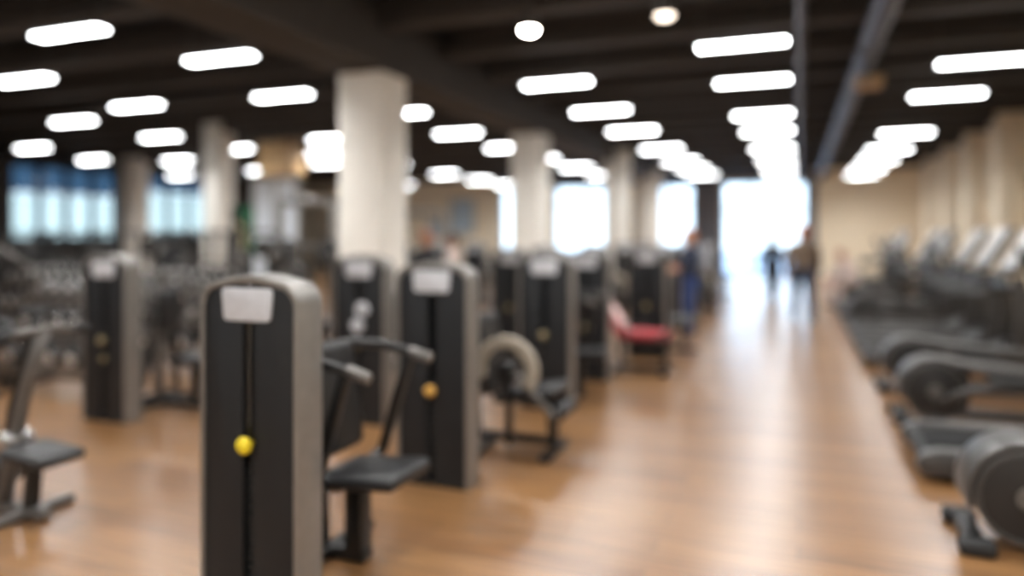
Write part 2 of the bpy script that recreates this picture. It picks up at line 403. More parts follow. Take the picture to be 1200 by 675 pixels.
def at(px, py, z):          # a point of the photograph at a known height
    Z = 858*(EYE-z)/(py-275.0); r = (px-600)/858.0
    return (Z*(r*math.cos(A)-math.sin(A)), Z*(r*math.sin(A)+math.cos(A)))
x, y = at(620, 37, 3.7); spot(x, y, 3.7, 0.10, M['spot'], 'small round bright spotlight high above the middle of the room')
x, y = at(779, 20, 3.8); spot(x, y, 3.8, 0.11, M['dimspot'], 'dim oval spotlight near the top, above the aisle')
x, y = at(588, 143, 3.7); spot(x, y, 3.7, 0.09, M['dimspot'], 'small dim spotlight left of the long light row')
x, y = at(1018, 97, 3.6)
e = thing('ceiling_projector', 'small brown box hung from the ceiling right of the air duct', 'projector', (x, y, 3.6))
MB().box((0, 0, 0), (0.32, 0.36, 0.14), bev=0.02).build('body', M['tan'], e)
MB().cyl((-0.06, -0.17, 0), (-0.06, -0.22, 0), 0.045, n=16).build('lens', M['chrome'], e)
MB().cyl((0, 0, 0.06), (0, 0, CEIL-3.6), 0.02, n=8).build('mount', M['lighthouse'], e)

# ------------------------------------------------------------------ weight-stack machines
W, H, D = 0.53, 1.475, 0.18
def arch(W, H, r, rise, n=6, nt=8):
    pts = [(-W/2, 0.0)]
    cx, cz = W/2-r, H-rise-r
    for k in range(n+1):
        t = PI - (PI/2)*k/n*0.92; pts.append((-cx + r*math.cos(t), cz + r*math.sin(t)))
    for k in range(1, nt):
        u = -1+2*k/nt; pts.append((u*cx*0.9, H-rise+rise*(1-u*u)))
    for k in range(n+1):
        t = PI/2*0.08 + 0; t = (PI/2)*(0.08 + 0) if False else PI/2 - (PI/2)*(0.08 + 0.92*k/n); pts.append((cx + r*math.cos(t), cz + r*math.sin(t)))
    pts.append((W/2, 0.0))
    return pts
def arch_z(x, W, H, r, rise):
    cx, cz = W/2-r, H-rise-r
    if abs(x) > cx: return cz + math.sqrt(max(0, r*r-(abs(x)-cx)**2))
    return H-rise + rise*(1-(x/cx)**2)
def tower(e, knob='yellow', knob_z=0.735):
    MB().strip(arch(W, H, 0.10, 0.028), arch(W-0.044, H-0.036, 0.085, 0.022), 'Y', 0.0, D).build('frame', M['alu'], e)
    Wi, Hi = W-0.048, H-0.038
    for s in (-1, 1):
        xs = [0.03 + (Wi/2-0.03)*k/10 for k in range(11)]
        poly = [(s*0.03, 0.03)] + [(s*x, arch_z(x, Wi, Hi, 0.083, 0.022)) for x in xs] + [(s*Wi/2, 0.03)]
        if s < 0: poly = poly[::-1]
        MB().prism(poly, 'Y', 0.008, 0.028, 0.004).build('front_panel', M['panel'], e)
    MB().box((0, D-0.014, 0.70), (Wi, 0.016, 1.34), bev=0.004).build('back_panel', M['panel'], e)
    MB().box((0, D/2, 0.015), (W-0.005, D-0.012, 0.03), bev=0.006).build('base', M['frame'], e)
    for s in (-1, 1): MB().cyl((s*0.07, 0.095, 0.03), (s*0.07, 0.095, 1.36), 0.011, n=10).build('guide_rod', M['chrome'], e)
    MB().cyl((0, 0.095, 0.7), (0, 0.095, 1.38), 0.004, n=6).build('cable', M['rubber'], e)
    for k in range(14):
        MB().box((0, 0.095, 0.085+0.045*k), (0.30, 0.10, 0.040), bev=0.004).build('weight_plate', M['plate'], e)
    MB().box((0, 0.018, 1.345), (0.08, 0.018, 0.165), bev=0.003).build('header', M['panel'], e)
    # placard: rounded, slightly wider at the top
    P = []
    for cx, cz, t0 in ((-0.105, 1.295, PI), (0.105, 1.295, 1.5*PI), (0.115, 1.395, 0), (-0.115, 1.395, PI/2)):
        for k in range(4): P.append((cx+0.022*math.cos(t0+PI/2*k/3), cz+0.022*math.sin(t0+PI/2*k/3)))
    p = MB().prism(P, 'Y', -0.004, 0.008, 0.002).build('placard', M['placard'], e); p['label'] = 'pale grey instruction placard'
    kb = MB().cyl((0, 0.044, knob_z), (0, -0.01, knob_z), 0.010, n=10); kb.ball((0, -0.018, knob_z), (0.039, 0.026, 0.039))
    kb.build('selector_pin', M[knob], e)
def pad(name, c, s, rot, m, e, bev=0.035):
    return MB().box(c, s, rot, bev, 4).build(name, m, e)
def station_press(e, pm):
    f = MB()
    f.bar((-0.10, 0.62, 0.04), (0.22, 0.62, 0.04), 0.09, 0.06, 0.008); f.bar((0.0, 0.18, 0.04), (0.0, 0.98, 0.04), 0.07, 0.05, 0.008)
    f.build('base_frame', M['frame'], e)
    MB().bar((0.16, 0.62, 0.05), (0.16, 0.62, 0.42), 0.10, 0.10, 0.01).build('seat_post', M['frame'], e)
    pad('seat', (0.25, 0.62, 0.455), (0.46, 0.40, 0.075), Matrix.Rotation(R(-5), 4, 'Y'), pm, e)
    MB().bar((-0.06, 0.62, 0.05), (-0.10, 0.62, 1.12), 0.07, 0.07, 0.01).build('upright', M['frame'], e)
    pad('backrest', (0.015, 0.62, 0.82), (0.10, 0.36, 0.56), Matrix.Rotation(R(-8), 4, 'Y'), pm, e, 0.045)
    for s in (-1, 1):
        y = 0.62+s*0.30
        a = MB().tube([(-0.09, 0.62+s*0.04, 1.04), (-0.05, y-s*0.04, 1.06), (0.14, y, 1.05), (0.30, y, 1.02)], 0.026); a.bar((0.30, y, 1.03), (0.12, y, 0.47), 0.05, 0.05, 0.008); a.bar((0.12, y, 0.48), (0.06, 0.62+s*0.03, 0.36), 0.045, 0.045, 0.008)
        arm = a.build('press_arm', M['frame'], e)
        MB().cyl((0.29, y, 1.025), (0.42, y, 0.99), 0.03, n=14, bev=0.008).build('grip', M['greysteel'], arm)
    MB().bar((0.0, 0.17, 0.95), (-0.06, 0.60, 0.95), 0.05, 0.06, 0.01).build('link_tube', M['frame'], e)
def station_leg(e, pm):
    f = MB()
    f.bar((-0.12, 0.97, 0.10), (0.56, 0.97, 0.10), 0.07, 0.06, 0.008); f.bar((0.0, 0.18, 0.05), (0.0, 1.05, 0.05), 0.07, 0.06, 0.008); f.bar((0.53, 0.72, 0.03), (0.53, 1.24, 0.03), 0.07, 0.05, 0.008)
    f.build('base_frame', M['frame'], e)
    MB().bar((0.53, 0.97, 0.02), (0.51, 0.97, 0.40), 0.07, 0.07, 0.01).build('front_post', M['frame'], e)
    pad('seat', (0.35, 0.97, 0.46), (0.50, 0.40, 0.085), Matrix.Rotation(R(-9), 4, 'Y'), pm, e)
    pad('backrest', (0.0, 0.97, 0.74), (0.10, 0.40, 0.62), Matrix.Rotation(R(-10), 4, 'Y'), pm, e, 0.045)
    MB().bar((-0.10, 0.97, 0.12), (-0.14, 0.97, 0.95), 0.06, 0.06, 0.01).build('upright', M['frame'], e)
    # curved cam: a thick arc facing sideways
    out, inn = [], []
    for k in range(21):
        t = R(200) - R(235)*k/20
        out.append((0.25+0.25*math.cos(t), 0.66+0.25*math.sin(t))); inn.append((0.25+0.165*math.cos(t), 0.66+0.165*math.sin(t)))
    cm = MB().strip(out, inn, 'Y', 0.66, 0.72).build('cam', M['camdisc'], e); cm['label'] = 'beige curved cam'
    c = MB(); c.cyl((0.25, 0.64, 0.66), (0.25, 0.80, 0.66), 0.06, n=18, bev=0.008); c.bar((0.25, 0.69, 0.66), (0.08, 0.69, 0.60), 0.05, 0.03, 0.006); c.bar((0.25, 0.69, 0.66), (0.40, 0.69, 0.74), 0.05, 0.03, 0.006)
    c.bar((0.25, 0.76, 0.10), (0.25, 0.76, 0.66), 0.05, 0.05, 0.008)
    c.build('cam_hub', M['frame'], e)
    l = MB(); l.bar((0.27, 0.74, 0.66), (0.60, 0.74, 0.34), 0.05, 0.04, 0.008); l.cyl((0.60, 0.72, 0.34), (0.60, 1.22, 0.34), 0.018, n=10)
    la = l.build('leg_lever', M['greysteel'], e)
    MB().cyl((0.60, 0.80, 0.34), (0.60, 1.18, 0.34), 0.055, n=18, bev=0.015).build('roller_pad', M['pad'], la)
    for s in (-1, 1): MB().tube([(0.20, 0.97+s*0.23, 0.44), (0.20, 0.97+s*0.27, 0.58), (0.32, 0.97+s*0.27, 0.60)], 0.017).build('hand_grip', M['rubber'], e)
def station_recline(e, pm):
    f = MB()
    f.bar((-0.28, 0.78, 0.06), (0.62, 0.78, 0.06), 0.07, 0.06, 0.008); f.bar((0.0, 0.18, 0.05), (0.0, 0.86, 0.05), 0.07, 0.06, 0.008); f.bar((0.58, 0.52, 0.03), (0.58, 1.06, 0.03), 0.07, 0.05, 0.008)
    f.build('base_frame', M['frame'], e)
    MB().bar((0.57, 0.78, 0.02), (0.55, 0.78, 0.40), 0.07, 0.07, 0.01).build('front_post', M['frame'], e)
    MB().bar((0.05, 0.78, 0.05), (0.02, 0.78, 0.42), 0.07, 0.07, 0.01).build('rear_post', M['frame'], e)
    sb = MB().box((0.36, 0.78, 0.385), (0.62, 0.34, 0.05), bev=0.012).build('seat_pan', M['frame'], e)
    pad('seat', (0.36, 0.78, 0.455), (0.56, 0.42, 0.09), None, pm, e, 0.04)
    pad('backrest', (-0.10, 0.78, 0.70), (0.09, 0.42, 0.70), Matrix.Rotation(R(-35), 4, 'Y'), pm, e, 0.04)
    l = MB(); l.bar((0.50, 0.56, 0.42), (0.76, 0.56, 0.62), 0.05, 0.04, 0.008); l.cyl((0.76, 0.54, 0.62), (0.76, 1.04, 0.62), 0.018, n=10)
    la = l.build('leg_lever', M['greysteel'], e)
    MB().cyl((0.76, 0.60, 0.62), (0.76, 1.00, 0.62), 0.07, n=18, bev=0.02).build('roller_pad', M['pad'], la)
    for s in (-1, 1): MB().tube([(0.15, 0.78+s*0.24, 0.42), (0.15, 0.78+s*0.29, 0.60), (0.30, 0.78+s*0.29, 0.62)], 0.017).build('hand_grip', M['rubber'], e)
def station_row(e, pm):
    f = MB()
    f.bar((-0.12, 0.66, 0.05), (0.60, 0.66, 0.05), 0.07, 0.06, 0.008); f.bar((0.0, 0.18, 0.05), (0.0, 0.98, 0.05), 0.07, 0.06, 0.008)
    f.build('base_frame', M['frame'], e)
    MB().bar((0.40, 0.66, 0.05), (0.40, 0.66, 0.44), 0.07, 0.07, 0.01).build('seat_post', M['frame'], e)
    pad('seat', (0.40, 0.66, 0.475), (0.40, 0.34, 0.08), None, pm, e)
    MB().bar((-0.06, 0.66, 0.05), (-0.04, 0.66, 1.30), 0.08, 0.08, 0.01).build('upright', M['greysteel'], e)
    pad('chest_pad', (0.07, 0.66, 0.92), (0.09, 0.26, 0.40), None, pm, e, 0.04)
    for s in (-1, 1):
        a = MB().tube([(-0.04, 0.66+s*0.05, 1.28), (0.02, 0.66+s*0.28, 1.26), (0.12, 0.66+s*0.30, 0.95), (0.14, 0.66+s*0.29, 0.86)], 0.022)
        arm = a.build('row_arm', M['greysteel'], e)
        MB().cyl((0.13, 0.66+s*0.295, 0.98), (0.24, 0.66+s*0.295, 0.96), 0.024, n=14, bev=0.006).build('grip', M['rubber'], arm)
ST = {'press': station_press, 'leg': station_leg, 'recline': station_recline, 'row': station_row}
PROTO = {}
GM = 'weight stack machines'
def machine(kind, label, xr, y, padm='pad', knob='brass', knob_z=0.735, rz=0.0):
    key = (kind, padm, knob, round(knob_z, 2))
    loc = (xr-W/2, y, 0)
    if key in PROTO: return dup(PROTO[key], 'weight_machine', label, loc, rz, GM)
    e = thing('weight_machine', label, 'gym machine', loc, rz, GM)
    tower(e, knob, knob_z); ST[kind](e, M[padm])
    PROTO[key] = e
    return e
XA = -1.97
machine('press', 'largest grey framed weight tower in front, bright yellow selector knob, black seat behind', XA, 2.55, 'pad', 'yellow', 0.735)
machine('leg', 'weight tower with amber knob and beige round cam beside its tilted seat', XA, 4.27, 'pad', 'orange', 0.63)
machine('press', 'weight tower with dull brass knob, third along the row by the aisle', XA, 6.55, 'pad', 'brass', 0.70)
redm = machine('recline', 'weight machine with a red padded reclining seat beside the aisle', XA, 8.0, 'redpad', 'brass', 0.6)
for c in kids(redm):
    if c.name.split('.')[0] in ('base_frame', 'front_post', 'rear_post', 'seat_pan', 'seat', 'backrest', 'leg_lever', 'hand_grip'): c.location.x += 0.20
machine('row', 'dark weight tower just beyond the red padded machine', XA+0.35, 9.75, 'pad', 'brass', 0.70)
machine('press', 'weight tower behind the person in navy, closer of the two there', XA, 13.1, 'pad', 'brass', 0.70)
machine('leg', 'weight tower by the aisle, beyond the person in navy, second one', XA+0.1, 15.0, 'pad', 'orange', 0.63)
machine('press', 'far weight tower by the aisle, third beyond the person in navy', XA+0.1, 17.0, 'pad', 'brass', 0.70)
machine('row', 'last weight tower of the aisle row, next to the entrance end', XA+0.1, 19.2, 'pad', 'brass', 0.70)
m3 = machine('press', 'dark weight tower with two white discs, in front of the white column', -3.30, 5.45, 'pad', 'brass', 0.70, 0)
machine('row', 'weight tower left of the largest one, two small brass knobs', -5.44, 4.7, 'pad', 'brass', 0.72)
machine('row', 'weight tower beside the white column, behind the amber knobbed machine', -3.25, 8.9, 'pad', 'brass', 0.70)
machine('press', 'weight tower two rows from the aisle, before the second pale column', -3.45, 11.0, 'pad', 'brass', 0.70)
machine('leg', 'weight tower two rows from the aisle, beside the second pale column', -3.3, 13.3, 'pad', 'orange', 0.63)
machine('press', 'far weight tower two rows from the aisle, past the second pale column', -3.3, 16.0, 'pad', 'brass', 0.70)
machine('row', 'farthest weight tower two rows from the aisle', -3.3, 18.2, 'pad', 'brass', 0.70)
machine('press', 'weight tower left of the white column, beside the cable station', -6.3, 8.2+1.4, 'pad', 'brass', 0.70)
machine('row', 'weight tower behind the white column, third row from the aisle', -6.2, 12.4, 'pad', 'brass', 0.70)
machine('leg', 'far weight tower in the third row from the aisle', -6.6, 15.2, 'pad', 'orange', 0.63)
# two white discs hung on the third tower
for z in (1.00, 0.86):
    o = MB().cyl((0, 0, 0), (0, -0.035, 0), 0.062, n=22, bev=0.01).build('hanging_disc', M['placard'])
    o.location = (-3.30-W/2+(0.05 if z > 0.9 else 0.0), 5.45+0.004, z)
    tag(o, ('upper' if z > 0.9 else 'lower')+' of two white discs on the tower before the white column', 'disc')
# second small knob on the left tower
o = MB().cyl((0, 0.0, 0), (0, -0.03, 0), 0.026, n=16, bev=0.006).build('hanging_tag', M['brass']); o.location = (-5.44-W/2+0.02, 4.7+0.006, 0.56)
tag(o, 'small brass tag on the tower left of the largest one', 'tag')
# towel on red machine
t = MB()
rows = []
base = Vector((-1.97-W/2-0.10+0.20, 8.0+0.78, 0.70)); ax = Vector((math.sin(R(-35)), 0, math.cos(R(-35)))); nr = Vector((math.cos(R(-35)), 0, -math.sin(R(-35))))
nr = Vector((math.cos(R(35)), 0, math.sin(R(35))))
for sgn in (0.056, 0.066):
    g = []
    for i in range(9):
        u = -0.28+0.50*i/8
        g.append([t.bm.verts.new(base + ax*u + nr*(sgn+0.006*math.sin(i*1.7+j)) + Vector((0, -0.13+0.26*j/6, 0))) for j in range(7)])
    rows.append(g)
for g, fl in ((rows[0], True), (rows[1], False)):
    for i in range(8):
        for j in range(6):
            q = (g[i][j], g[i][j+1], g[i+1][j+1], g[i+1][j]); t.bm.faces.new(q[::-1] if fl else q)
bo = lambda g: [g[0][j] for j in range(7)] + [g[i][6] for i in range(1, 9)] + [g[8][j] for j in range(5, -1, -1)] + [g[i][0] for i in range(7, 0, -1)]
b0, b1 = bo(rows[0]), bo(rows[1])
for i in range(len(b0)): t.bm.faces.new((b0[i], b0[(i+1) % len(b0)], b1[(i+1) % len(b1)], b1[i]))
bmesh.ops.recalc_face_normals(t.bm, faces=t.bm.faces)
tag(t.build('towel', M['towel']), 'pale pink towel lying on the red reclining backrest', 'towel')

# ------------------------------------------------------------------ lever machine cropped by the left edge
e = thing('lever_machine', 'grey lever trainer with a low black seat, cut by the left picture edge', 'gym machine', (-4.28, 2.95, 0), 0)
f = MB(); f.bar((-0.50, 0.0, 0.04), (0.25, 0.0, 0.04), 0.08, 0.06, 0.01); f.bar((0.10, -0.28, 0.03), (0.10, 0.28, 0.03), 0.07, 0.05, 0.01); f.bar((-0.48, -0.28, 0.03), (-0.48, 0.28, 0.03), 0.07, 0.05, 0.01)
f.build('base_frame', M['greysteel'], e)
MB().bar((0.12, 0, 0.06), (0.16, 0, 0.36), 0.07, 0.07, 0.01).build('seat_post', M['frame'], e)
pad('seat', (0.22, 0, 0.385), (0.36, 0.30, 0.07), Matrix.Rotation(R(4), 4, 'Y'), M['pad'], e)
MB().tube([(-0.10, 0.0, 0.06), (-0.02, 0, 0.42), (0.10, 0, 0.80), (0.24, 0, 1.10)], [0.045, 0.042, 0.038, 0.034], 12).build('main_tube', M['greysteel'], e)
MB().cyl((-0.02, -0.09, 0.44), (-0.02, 0.09, 0.44), 0.06, n=20, bev=0.01).build('pivot', M['chrome'], e)
a = MB().tube([(-0.32, 0.12, 0.20), (-0.20, 0.12, 0.60), (-0.06, 0.12, 0.95), (0.02, 0.12, 1.2)], 0.028).build('lever_arm', M['frame'], e)
MB().cyl((0.02, 0.00, 1.2), (0.02, 0.24, 1.2), 0.022, n=12, bev=0.006).build('grip', M['rubber'], a)
MB().cyl((-0.32, 0.04, 0.2), (-0.32, 0.22, 0.2), 0.10, n=24, bev=0.012).build('resistance_drum', M['plate'], e)
h = MB().tube([(0.22, -0.28, 1.08), (0.24, 0, 1.11), (0.22, 0.28, 1.08)], 0.022).build('handlebar', M['greysteel'], e)
for s in (-1, 1): MB().cyl((0.22, s*0.16, 1.095), (0.218, s*0.29, 1.078), 0.028, n=12, bev=0.006).build('grip', M['rubber'], h)

# ------------------------------------------------------------------ dumbbell racks
def make_rack():
    e = thing('dumbbell_rack', '', 'rack', (0, 0, 0), 0, 'dumbbell racks')
    for s in (-1, 1):
        u = MB(); u.bar((s*0.92, -0.30, 0.03), (s*0.92, 0.32, 0.03), 0.07, 0.05, 0.01); u.bar((s*0.92, -0.22, 0.05), (s*0.92, 0.26, 1.12), 0.07, 0.06, 0.01); u.bar((s*0.92, 0.28, 0.05), (s*0.92, 0.26, 1.12), 0.06, 0.05, 0.01)
        u.build('upright', M['frame'], e)
    for k, (y, z) in enumerate(((-0.16, 0.30), (0.0, 0.66), (0.16, 1.02))):
        t = MB(); rot = Matrix.Rotation(R(12), 4, 'X')
        t.box((0, y-0.10, z-0.02), (1.9, 0.045, 0.035), rot, 0.006); t.box((0, y+0.08, z+0.02), (1.9, 0.045, 0.035), rot, 0.006); t.box((0, y-0.20, z-0.07), (1.9, 0.012, 0.075), rot, 0.004)
        t.build('tier', M['greysteel'], e)
    return e
def make_dumbbell(sz):
    e = thing('dumbbell', '', 'dumbbell')
    r = 0.058+0.018*sz; L = 0.055+0.015*sz
    MB().cyl((0, -0.075, 0), (0, 0.075, 0), 0.015, n=12).build('handle', M['chrome'], e)
    for s in (-1, 1):
        h = MB().cyl((0, s*0.07, 0), (0, s*(0.07+L), 0), r, n=20, bev=0.010).build('head', M['plate'], e)
        MB().cyl((0, s*(0.069+L), 0), (0, s*(0.074+L), 0), r*0.72, n=18, bev=0.002).build('end_cap', M['endcap'], h)
    return e
DB = {}
rackp = None
def rack(x, y, rz, rl, short, n=8):
    global rackp
    if rackp is None:
        rackp = make_rack(); rackp.location = (x, y, 0); rackp.rotation_euler = (0, 0, rz); rackp['label'] = rl
    else: dup(rackp, 'dumbbell_rack', rl, (x, y, 0), rz, 'dumbbell racks')
    rm = Matrix.Rotation(rz, 3, 'Z')
    for k, (yy, zz, sz, tn) in enumerate(((-0.16, 0.30, 2, 'bottom'), (0.0, 0.66, 1, 'middle'), (0.16, 1.02, 0, 'top'))):
        r = 0.058+0.018*sz
        nn = n - sz
        for i in range(nn):
            lx = -0.76 + 1.52*i/(nn-1)
            p = rm @ Vector((lx, yy-0.01, zz+0.026+r*1.0)) + Vector((x, y, 0))
            lab = 'iron dumbbell on the %s tier of %s' % (tn, short)
            grp = 'dumbbells on the %s tier of %s' % (tn, short)
            if sz not in DB:
                DB[sz] = make_dumbbell(sz); d = DB[sz]; d.location = p; d.rotation_euler = (0, 0, rz); d['label'] = lab; d['group'] = grp
            else: d = dup(DB[sz], 'dumbbell', lab, p, rz, grp)
            d.rotation_euler = (R(12), 0, rz)
rack(-6.95, 5.55, 0.0, 'three tier dumbbell rack left of the brass knobbed tower', 'the rack left of the brass knobbed tower')
rack(-7.5, 6.9, 0.0, 'three tier dumbbell rack just left of the largest tower', 'the rack behind the largest tower')
rack(-9.7, 7.1, 0.0, 'three tier dumbbell rack at the left edge, farther back', 'the farther rack at the left edge')

rack(-8.6, 8.6, 0.0, 'three tier dumbbell rack behind the one beside the largest tower', 'the fourth rack from the front')
rack(-11.6, 8.8, 0.0, 'three tier dumbbell rack farthest back on the left', 'the rack farthest back')
# plate loaded presses
def make_press():
    e = thing('plate_press', '', 'gym machine')
    f = MB(); f.bar((-0.55, 0, 0.04), (0.60, 0, 0.04), 0.08, 0.06, 0.01); f.bar((-0.5, -0.45, 0.035), (-0.5, 0.45, 0.035), 0.08, 0.06, 0.01); f.bar((0.5, -0.35, 0.035), (0.5, 0.35, 0.035), 0.08, 0.06, 0.01)
    f.build('base_frame', M['frame'], e)
    MB().bar((-0.35, 0, 0.06), (-0.28, 0, 1.55), 0.09, 0.09, 0.012).build('upright', M['greysteel'], e)
    MB().bar((0.22, 0, 0.06), (0.20, 0, 0.42), 0.08, 0.08, 0.01).build('seat_post', M['frame'], e)
    pad('seat', (0.18, 0, 0.46), (0.44, 0.36, 0.08), None, M['pad'], e)
    pad('backrest', (-0.16, 0, 0.88), (0.09, 0.32, 0.72), Matrix.Rotation(R(-8), 4, 'Y'), M['pad'], e, 0.04)
    for s in (-1, 1):
        a = MB().tube([(-0.30, s*0.06, 1.50), (-0.25, s*0.34, 1.48), (0.10, s*0.40, 1.25), (0.26, s*0.40, 1.08)], 0.03, 12).build('press_arm', M['greysteel'], e)
        MB().cyl((0.26, s*0.40, 1.08), (0.40, s*0.40, 1.06), 0.028, n=12, bev=0.006).build('grip', M['rubber'], a)
        MB().cyl((-0.12, s*0.36, 1.38), (-0.12, s*0.60, 1.38), 0.024, n=12).build('peg', M['chrome'], a)
        MB().cyl((-0.12, s*0.44, 1.38), (-0.12, s*0.49, 1.38), 0.20, n=30, bev=0.012).build('plate', M['plate'], e)
        MB().cyl((-0.12, s*0.495, 1.38), (-0.12, s*0.525, 1.38), 0.12, n=26, bev=0.01).build('plate', M['greysteel'], e)
        MB().bar((-0.36, s*0.05, 0.45), (-0.42, s*0.40, 0.42), 0.05, 0.05, 0.008).build('storage_arm', M['frame'], e)
        MB().cyl((-0.42, s*0.36, 0.42), (-0.42, s*0.52, 0.42), 0.18, n=30, bev=0.02).build('stored_plate', M['plate'], e)
        MB().cyl((-0.42, s*0.50, 0.42), (-0.42, s*0.56, 0.42), 0.03, n=14).build('peg', M['chrome'], e)
    return e
pp = None
for x, y, rz, l in ((-7.9, 5.5+0.4-1.4, 0.3, 'plate loaded press at the left edge, before the first dumbbell rack'), (-8.75, 5.75, 0.1, 'plate loaded press left of the first dumbbell rack'), (-6.15, 8.25, -0.1, 'plate loaded press beside the white column'),
                    (-12.3, 7.3, 0.2, 'plate loaded press at the far left, before the farthest rack'), (-9.9, 12.3, 0.1, 'plate loaded press behind the power racks, right one'), (-13.0, 12.4, 0.0, 'plate loaded press behind the power racks, left one'), (-14.2, 9.0, 0.3, 'plate loaded press left of the farthest dumbbell rack'), (-16.8, 10.0, 0.2, 'plate loaded press nearest the blue windows')):
    if pp is None: pp = make_press(); pp.location = (x, y, 0); pp.rotation_euler = (0, 0, rz); pp['label'] = l; pp['group'] = 'plate loaded presses'
    else: dup(pp, 'plate_press', l, (x, y, 0), rz, 'plate loaded presses')

# ------------------------------------------------------------------ power racks, benches, cable station
def make_power_rack():
    e = thing('power_rack', '', 'power rack')
    for sx in (-1, 1):
        for sy in (-1, 1): MB().box((sx*0.58, sy*0.55, 0.86), (0.07, 0.07, 1.72), bev=0.006).build('upright', M['frame'], e)
    for sx in (-1, 1):
        MB().bar((sx*0.58, -0.55, 1.69), (sx*0.58, 0.55, 1.69), 0.06, 0.06, 0.006).build('top_rail', M['frame'], e)
        MB().bar((sx*0.58, -0.6, 0.04), (sx*0.58, 0.6, 0.04), 0.07, 0.07, 0.006).build('foot', M['frame'], e)
    MB().bar((-0.58, 0.55, 1.69), (0.58, 0.55, 1.69), 0.06, 0.06, 0.006).build('cross_beam', M['frame'], e)
    MB().cyl((-0.58, -0.55, 1.69), (0.58, -0.55, 1.69), 0.018, n=12).build('pull_up_bar', M['chrome'], e)
    for s in (-1, 1): MB().box((s*0.58, -0.60, 1.15), (0.06, 0.10, 0.10), bev=0.01).build('bar_hook', M['greysteel'], e)
    return e
def make_barbell():
    e = thing('barbell', '', 'barbell')
    MB().cyl((-1.05, 0, 0), (1.05, 0, 0), 0.014, n=12).build('bar', M['chrome'], e)
    for s in (-1, 1):
        MB().cyl((s*0.70, 0, 0), (s*0.745, 0, 0), 0.225, n=32, bev=0.01).build('plate', M['plate'], e)
        MB().cyl((s*0.75, 0, 0), (s*0.785, 0, 0), 0.17, n=28, bev=0.008).build('plate', M['greysteel'], e)
    return e
def make_bench():
    e = thing('weight_bench', '', 'bench')
    MB().box((0, 0.0, 0.44), (0.30, 1.15, 0.075), bev=0.03, seg=3).build('pad', M['pad'], e)
    f = MB(); f.bar((0, -0.5, 0.37), (0, 0.5, 0.37), 0.06, 0.05, 0.006)
    for s in (-1, 1): f.bar((0, s*0.45, 0.37), (0, s*0.48, 0.05), 0.06, 0.05, 0.006)
    f.build('frame', M['greysteel'], e)
    for s in (-1, 1): MB().bar((-0.25, s*0.48, 0.03), (0.25, s*0.48, 0.03), 0.06, 0.05, 0.01).build('foot', M['frame'], e)
    return e
pr = bb = bn = None
for i, (x, y, w) in enumerate(((-9.3, 10.2, 'left of the cable station'), (-11.3, 10.7, 'before the cream column'), (-13.4, 10.9, 'left of the cream column'), (-15.6, 11.3, 'nearest the blue windows'))):
    l1 = 'black power rack %s' % w; l2 = 'loaded barbell resting in the power rack %s' % w; l3 = 'flat black bench inside the power rack %s' % w
    if i == 0:
        pr = make_power_rack(); pr.location = (x, y, 0); pr['label'] = l1; pr['group'] = 'power racks'
        bb = make_barbell(); bb.location = (x, y-0.63, 1.217); bb['label'] = l2; bb['group'] = 'barbells in the racks'
        bn = make_bench(); bn.location = (x, y-0.25, 0); bn['label'] = l3; bn['group'] = 'benches in the racks'
    else:
        dup(pr, 'power_rack', l1, (x, y, 0), 0, 'power racks'); dup(bb, 'barbell', l2, (x, y-0.63, 1.217), 0, 'barbells in the racks'); dup(bn, 'weight_bench', l3, (x, y-0.25, 0), 0, 'benches in the racks')
def make_cable(label, x, y):
    e = thing('cable_station', label, 'cable machine', (x, y, 0))
    for s in (-1, 1):
        b = MB(); b.bar((s*0.55, -0.35, 0.04), (s*0.55, 0.35, 0.04), 0.08, 0.07, 0.01)
        b.build('foot', M['frame'], e)
        MB().box((s*0.55, 0.0, 1.12), (0.10, 0.10, 2.16), bev=0.012).build('upright', M['alu'], e)
        MB().box((s*0.55, 0.22, 0.75), (0.20, 0.14, 1.3), bev=0.02).build('stack_shroud', M['alu'], e)
        c = MB().box((s*0.55, -0.08, 1.35), (0.09, 0.08, 0.16), bev=0.01).build('carriage', M['frame'], e)
        MB().cyl((s*0.55, -0.12, 1.35), (s*0.55, -0.15, 1.15), 0.012, n=8).ball((s*0.55, -0.15, 1.12), 0.03).build('pull_handle', M['rubber'], c)
    MB().bar((-0.6, 0, 2.2), (0.6, 0, 2.2), 0.10, 0.09, 0.012).build('top_beam', M['alu'], e)
    MB().tube([(-0.4, -0.02, 2.2), (-0.36, -0.25, 2.24), (0.36, -0.25, 2.24), (0.4, -0.02, 2.2)], 0.018).build('pull_up_bar', M['chrome'], e)
make_cable('tall grey cable station left of the white column', -7.75, 10.3)
make_cable('farther grey cable station behind the seated rows, near the end windows', -8.9, 16.5)

# banner stand and glass partition
x, y = at(284, 372, 0.0); 
e = thing('banner_stand', 'dark roll-up banner with green band and sandy arc beside the cream column', 'banner', (x, y, 0), A)
MB().box((0, 0, 0.04), (0.52, 0.14, 0.08), bev=0.02).build('base', M['alu'], e)
MB().box((0, 0, 1.15), (0.46, 0.012, 2.14)).build('banner_sheet', M['bannerdark'], e)
MB().prism([(0.23, 2.2), (-0.1, 2.2), (0.05, 1.95), (0.13, 1.6), (0.15, 1.3), (0.23, 1.3)], 'Y', -0.012, -0.0062).build('green_band', M['green'], e)
MB().strip([(-0.20+0.28*math.sin(R(20+7*k)), 1.55+0.4*math.cos(R(20+7*k))) for k in range(21)], [(-0.20+0.20*math.sin(R(20+7*k)), 1.55+0.31*math.cos(R(20+7*k))) for k in range(21)], 'Y', -0.02, -0.0065).build('sandy_arc', M['sand'], e)
MB().cyl((0, 0.03, 0.05), (0, 0.03, 2.22), 0.012, n=8).build('pole', M['chrome'], e)
x, y = at(322, 343, 0.0)
